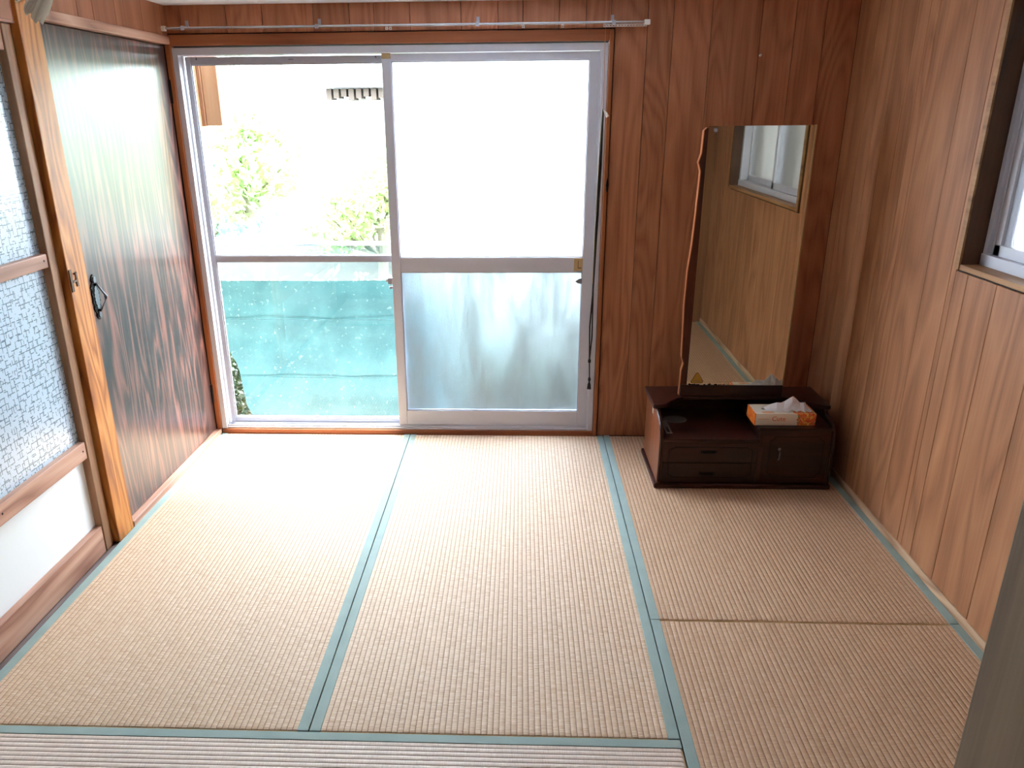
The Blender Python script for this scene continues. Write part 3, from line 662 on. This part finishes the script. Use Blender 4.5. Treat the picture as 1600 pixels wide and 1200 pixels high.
# grey paddle lying on the shelf
pd = MB(); cx, cy = 2.170, -.372
pd.prism([(cx+.050*math.cos(2*math.pi*k/28), cy+.040*math.sin(2*math.pi*k/28)) for k in range(28)], .2204, .2245, 'Z')
hm = MB(); hm.box(2.106, 2.112, -.545, -.395, .2204, .2240); hm.box(2.124, 2.130, -.545, -.395, .2204, .2240); hm.box(2.112, 2.124, -.545, -.534, .2204, .2240); hm.box(2.112, 2.124, -.47, -.395, .2204, .2240)
pt = thing('plastic_paddle', (2.15, -.40, .22), 'flat grey round-headed plastic paddle with slotted handle on the dresser shelf', 'paddle')
pd.obj('head', M['grey_plastic'], pt); hm.obj('handle', M['grey_plastic'], pt)

# ------------------------------------------------------------------ tissue box
TX0, TX1, TY0, TY1, TZ0, TZ1 = 2.455, 2.703, -.572, -.452, .2715, .322
tb = thing('tissue_box', (TX0, TY0, TZ0), 'white and orange rose-printed tissue box on the dressing table', 'tissue box')
B('carton', M['carton'], tb, TX0, TX1, TY0, TY1, TZ0, TZ1, bevel=.0008)
MB().prism([(TX0+.124+.085*math.cos(2*math.pi*k/24), (TY0+TY1)/2+.016*math.sin(2*math.pi*k/24)) for k in range(24)], TZ1, TZ1+.0006, 'Z').obj('slot', M['text_grey'], tb)
text('lettering', 'Cute', .028, (TX0+.098, TY0-.0004, TZ0+.028), (math.pi/2, 0, 0), M['text_red'], tb)
sm = MB()
for q in range(7): sm.box(TX0+.016+q*.0062, TX0+.0195+q*.0062, TY0-.0005, TY0, TZ0+.026, TZ0+.0285+.0012*(q % 2))
sm.obj('small_print', M['text_pale'], tb)['kind'] = 'stuff'
MB().prism([(TX0+.056+.026*math.cos(2*math.pi*k/20), TY0+.018+.012*math.sin(2*math.pi*k/20)) for k in range(20)], TZ1, TZ1+.0004, 'Z').obj('printed_oval', M['text_pale'], tb)
# pulled-up tissue: a thin folded sheet with sharp creases, drawn through the slot
yc = (TY0+TY1)/2
rid = [(.050, .002), (.078, .012), (.100, .021), (.118, .020), (.136, .022), (.152, .034), (.163, .041), (.180, .031), (.198, .019), (.210, .022), (.218, .021), (.232, .006), (.240, .002)]
frt = [(.058, .001, -.030), (.080, .002, -.026), (.096, .004, -.030), (.110, .001, -.038), (.122, .004, -.030), (.136, .001, -.042), (.156, .008, -.032), (.172, .003, -.044), (.190, .006, -.036), (.204, .002, -.046), (.214, .004, -.038), (.228, .001, -.040), (.238, .001, -.030)]
bck = [(.054, .001, .022), (.080, .002, .028), (.098, .003, .024), (.114, .001, .034), (.128, .004, .026), (.140, .001, .036), (.158, .006, .028), (.174, .002, .038), (.192, .004, .030), (.206, .001, .036), (.216, .003, .030), (.230, .001, .030), (.238, .001, .022)]
rows = []
for t_ in (0, .33, .66): rows.append([(TX0+a[0]*(1-t_)+b[0]*t_, yc+a[2]*(1-t_)+(.004+.008*math.sin(i*1.9))*t_, TZ1+a[1]*(1-t_)+1.4*b[1]*t_*(1 if t_ > .5 else .9)) for i, (a, b) in enumerate(zip(frt, rid))])
rows.append([(TX0+b[0], yc+.004+.008*math.sin(i*1.9), TZ1+1.4*b[1]) for i, b in enumerate(rid)])
for t_ in (.5, 0): rows.append([(TX0+a[0]*(1-t_)+b[0]*t_, yc+a[2]*(1-t_)+(.004+.008*math.sin(i*1.9))*t_, TZ1+a[1]*(1-t_)+1.4*b[1]*t_*.85) for i, (a, b) in enumerate(zip(bck, rid))])
nn = len(rid); vs = [p for r_1 in rows for p in r_1]; fs = [(q*nn+i, q*nn+i+1, (q+1)*nn+i+1, (q+1)*nn+i) for q in range(len(rows)-1) for i in range(nn-1)]
link('tissue', vs, fs, M['tissue'], tb)

# ------------------------------------------------------------------ hanging lamp shade at the top left
lx = Vector((.582, -2.0, 1.768)); tip = Vector((.483, -2.0, 1.680)); axd = (tip-lx).normalized()
lp = thing('pendant_lamp', (.64, -2.0, CZ), 'cream fluted petal-shaped glass lamp shade hanging at top left', 'lamp')
MB().tube([(.64, -2.0, CZ), (.64, -2.0, 1.82), lx+Vector((.02, 0, .03)), lx], [.004, .004, .006, .018]).obj('stem', M['steel'], lp)
uu = axd.cross(Vector((0, 1, 0))).normalized(); ww = Vector((0, 1, 0))
sh = MB(); NP = 13
for k in range(NP):
    a = 2*math.pi*k/NP+.25
    rad = lambda t_: .012+.034*t_**.8
    vs = []; fs = []; S = 12; W = 13
    for i in range(S+1):
        t_ = i/S; wv = .95*math.sin(math.pi*min(1, .35+.65*t_))**.4 if t_ < .8 else .95*math.sqrt(max(0.02, 1-((t_-.8)/.2)**2))
        for j in range(W):
            q = (j/(W-1)-.5)*2; aa = a+q*.21*wv
            rr = rad(t_)*(1+.16*math.cos(q*math.pi*3))
            L = .122*t_*(1, .9, .96)[k % 3]
            vs.append(lx+axd*L+rr*(math.cos(aa)*uu+math.sin(aa)*ww))
    for i in range(S):
        for j in range(W-1): q = i*W+j; fs.append((q, q+1, q+W+1, q+W))
    pe = link('petal', vs, fs, M['petal'], lp, smooth=True)

# ------------------------------------------------------------------ outdoors
GZ = -.45
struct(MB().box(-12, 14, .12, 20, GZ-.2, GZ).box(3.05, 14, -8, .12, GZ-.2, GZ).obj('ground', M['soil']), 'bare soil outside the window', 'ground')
# weathered boards of the shutter box outside the top left of the window
sb = thing('shutter_box', (.04, .25, 1.435), 'weathered orange boards of a shutter box outside the clear pane top left', 'shutter box')
B('board', M['weather_red'], sb, -.06, .010, .22, .28, 1.43, 2.1, bevel=.002)
B('board', M['weather_red'], sb, .012, .027, .235, .275, 1.432, 2.1, bevel=.002)
B('board', M['weather_red'], sb, .029, .101, .245, .275, 1.434, 2.1, bevel=.002)
# tarpaulin hung along a low fence rail
fe = thing('tarp_fence', (.3, .9, GZ), 'light cyan tarpaulin hung on a low fence outside the clear pane', 'tarpaulin')
edgepts = [(.585, -.70), (.35, -.36), (.244, -.267), (.16, -.232), (.087, -.203), (0, -.190), (-.157, -.178), (-.261, -.131), (-.36, -.07), (-.44, -.02)]
def xl(z):
    for (z1, x1), (z0, x0) in zip(edgepts[:-1], edgepts[1:]):
        if z0 <= z <= z1: return x0+(x1-x0)*(z-z0)/(z1-z0)
    return edgepts[0][1] if z > .585 else edgepts[-1][1]
def sheet(z0, z1, nz, x1, mat, name, amp):
    vs = []; fs = []; nx = 60
    for j in range(nz+1):
        z = z0+(z1-z0)*j/nz; xa = xl(z)
        for i in range(nx+1):
            x = xa+(x1-xa)*i/nx
            vs.append((x, .9+amp*(math.sin(x*9+z*3)*.5+math.sin(z*31+x*2.3)*.25+math.sin(x*23-z*11)*.2), z))
    for j in range(nz):
        for i in range(nx): q = j*(nx+1)+i; fs.append((q, q+1, q+nx+2, q+nx+1))
    return link(name, vs, fs, mat, fe, smooth=True)
sheet(-.44, .590, 40, 1.02, M['tarp'], 'tarp_sheet', .012)
sheet(.586, .80, 8, 1.02, M['tarp_sheer'], 'netting', .01)
for zz in (.372, .02):
    MB().tube([(xl(zz)+.005, .885, zz), (.3, .884, zz-.006), (1.0, .885, zz-.004)], .0035, 6).obj('seam', M['tarp_sheer'], fe)
MB().tube([(-1.3, .905, .80), (2.4, .905, .80)], .012, 8).obj('fence_rail', M['alu_dark'], fe)
for x in (-1.0, 1.05, 2.3): MB().tube([(x, .925, GZ), (x, .925, .82)], .014, 8).obj('fence_post', M['alu_dark'], fe)
def leaves(n, sampler, size, mat, name, parent=None, flat=0, origin=None, seed=1):
    rg = np.random.RandomState(seed); pts = sampler(rg, n); n = len(pts)
    d = rg.normal(size=(n, 3)); d[:, 2] -= flat; d /= np.linalg.norm(d, axis=1)[:, None]
    e_ = rg.normal(size=(n, 3)); s = np.cross(d, e_); s /= np.linalg.norm(s, axis=1)[:, None]
    L = size*rg.uniform(.6, 1.3, (n, 1)); Wd = L*.42
    v = np.stack([pts, pts+d*L*.5+s*Wd*.5, pts+d*L, pts+d*L*.5-s*Wd*.5], 1).reshape(-1, 3)
    og = np.array(ORG[parent.name]) if parent is not None else np.array(origin or (0, 0, 0)); v = v-og
    me = bpy.data.meshes.new(name); me.vertices.add(4*n); me.vertices.foreach_set('co', v.ravel()); me.loops.add(4*n); me.loops.foreach_set('vertex_index', np.arange(4*n, dtype=np.int32))
    me.polygons.add(n); me.polygons.foreach_set('loop_start', np.arange(0, 4*n, 4, dtype=np.int32)); me.update(calc_edges=True); me.materials.append(mat)
    o = bpy.data.objects.new(name, me); C.objects.link(o)
    if parent is not None: o.parent = parent
    else: o.location = og
    ORG[o.name] = Vector(og); return o
def crown(cs):
    def f(rg, n):
        out = []
        tot = sum(r*r for *_, r in cs)
        for cx, cy, cz, r in cs:
            m = int(n*r*r/tot); d = rg.normal(size=(m, 3)); d /= np.linalg.norm(d, axis=1)[:, None]
            out.append(np.array((cx, cy, cz))+d*r*(rg.uniform(.35, 1.05, (m, 1))**.6)*np.array((1, 1, .8)))
        return np.concatenate(out)
    return f
def tree(x, y, cs, n, size, mat, label, seed):
    t = thing('tree', (x, y, GZ), label, 'tree', 'garden trees beyond the tarpaulin')
    tr = MB(); top = max(c[2] for c in cs)
    tr.tube([(x, y, GZ), (x+.04, y, .3), (x-.02, y, top)], [.06, .045, .015], 8)
    rg = random.Random(seed)
    for c in cs:
        for q in range(5):
            a = rg.uniform(0, 6.28); el = rg.uniform(-.2, .9)
            p = Vector((c[0]+c[3]*.8*math.cos(a)*math.cos(el), c[1]+c[3]*.8*math.sin(a)*math.cos(el), c[2]+c[3]*.7*math.sin(el)))
            s0 = Vector((x, y, max(GZ+.3, c[2]-c[3]*.8))); mid = (s0+p)/2+Vector((0, 0, -.04))
            tr.tube([s0, mid, p], [.02, .012, .004], 5)
    tr.obj('trunk', M['bark'], t)
    cr = leaves(n, crown(cs), size, mat, 'foliage', t, seed=seed); cr['kind'] = 'stuff'
tree(-.72, 3.0, [(-.70, 3.0, 1.5, .40), (-.5, 3.0, 1.15, .38), (-.9, 3.0, 1.0, .40)], 5200, .08, M['leaf'], 'airy light green tree in the middle of the clear pane', 2)
tree(.15, 4.1, [(.15, 4.1, .85, .5), (-.25, 4.1, .55, .4), (.5, 4.1, 1.0, .5)], 5200, .085, M['leaf'], 'pale green tree beside the meeting stile seen through the clear pane', 3)
tree(-2.0, 5.4, [(-2.0, 5.4, 1.2, .65), (-1.6, 5.4, .6, .5), (-2.1, 5.4, 1.85, .5)], 8500, .09, M['leaf_b'], 'bluish green tree at the left edge of the clear pane', 4)
tree(2.6, 4.2, [(2.6, 4.2, 1.3, .6), (3.0, 4.3, 1.9, .6), (2.2, 4.0, .8, .5)], 7000, .09, M['leaf'], 'broad tree blurred behind the frosted pane', 5)
sh_ = leaves(2600, lambda rg, n: np.stack([rg.uniform(-2.2, 1.2, n), rg.uniform(1.6, 2.45, n), rg.uniform(-.45, .38, n)], 1), .08, M['leaf_b'], 'hedge_foliage', origin=(0, 2.2, GZ), seed=9)
tag(sh_, 'low bluish green hedge behind the tarpaulin', 'hedge', kind='stuff')
ds_ = leaves(2600, lambda rg, n: np.stack([rg.uniform(1.15, 2.6, n), rg.uniform(1.0, 1.7, n), rg.uniform(-.45, .30, n)], 1), .07, M['leaf_d'], 'shrub_foliage', origin=(1.8, 1.3, GZ), seed=21)
tag(ds_, 'low dark shrub blurred behind the lower frosted pane', 'shrub', kind='stuff')
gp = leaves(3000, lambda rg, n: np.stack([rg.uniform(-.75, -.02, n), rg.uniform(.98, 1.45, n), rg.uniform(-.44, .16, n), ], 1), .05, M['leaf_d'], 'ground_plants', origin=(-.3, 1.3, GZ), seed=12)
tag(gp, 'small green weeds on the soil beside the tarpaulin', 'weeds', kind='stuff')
hs_ = thing('neighbour_house', (1.5, 8.5, GZ), 'white-walled house with dark eaves seen beyond the tree tops', 'house')
B('wall', M['outer_wall'], hs_, -.95, 5.0, 8.3, 10, GZ, 1.68)
B('roof', M['roof'], hs_, -1.25, 5.3, 7.85, 10.3, 1.81, 1.88)
for k in range(60): MB().box(-1.10+k*.10, -1.03+k*.10, 7.95, 8.3, 1.66+.02*(k % 3), 1.80).obj('rafter', M['eave'], hs_)
B('fascia', M['eave'], hs_, -1.10, 5.1, 8.2, 8.28, 1.70, 1.80)
tag(B('side_wall', M['concrete'], None, 3.75, 3.95, -8, -.35, GZ, 2.5, origin=(3.85, -4, GZ)), 'grey rendered wall of the next building outside the small window', 'wall')  # neighbouring wall, lengthened to cut light through the small window
struct(B('added_eave', M['eave'], None, 2.995, 3.50, -6.2, .1, 1.96, 2.02), 'unseen dark eave board added over the small window to cut daylight', 'eave')  # unseen overhang, added to reduce light on the right-hand mats
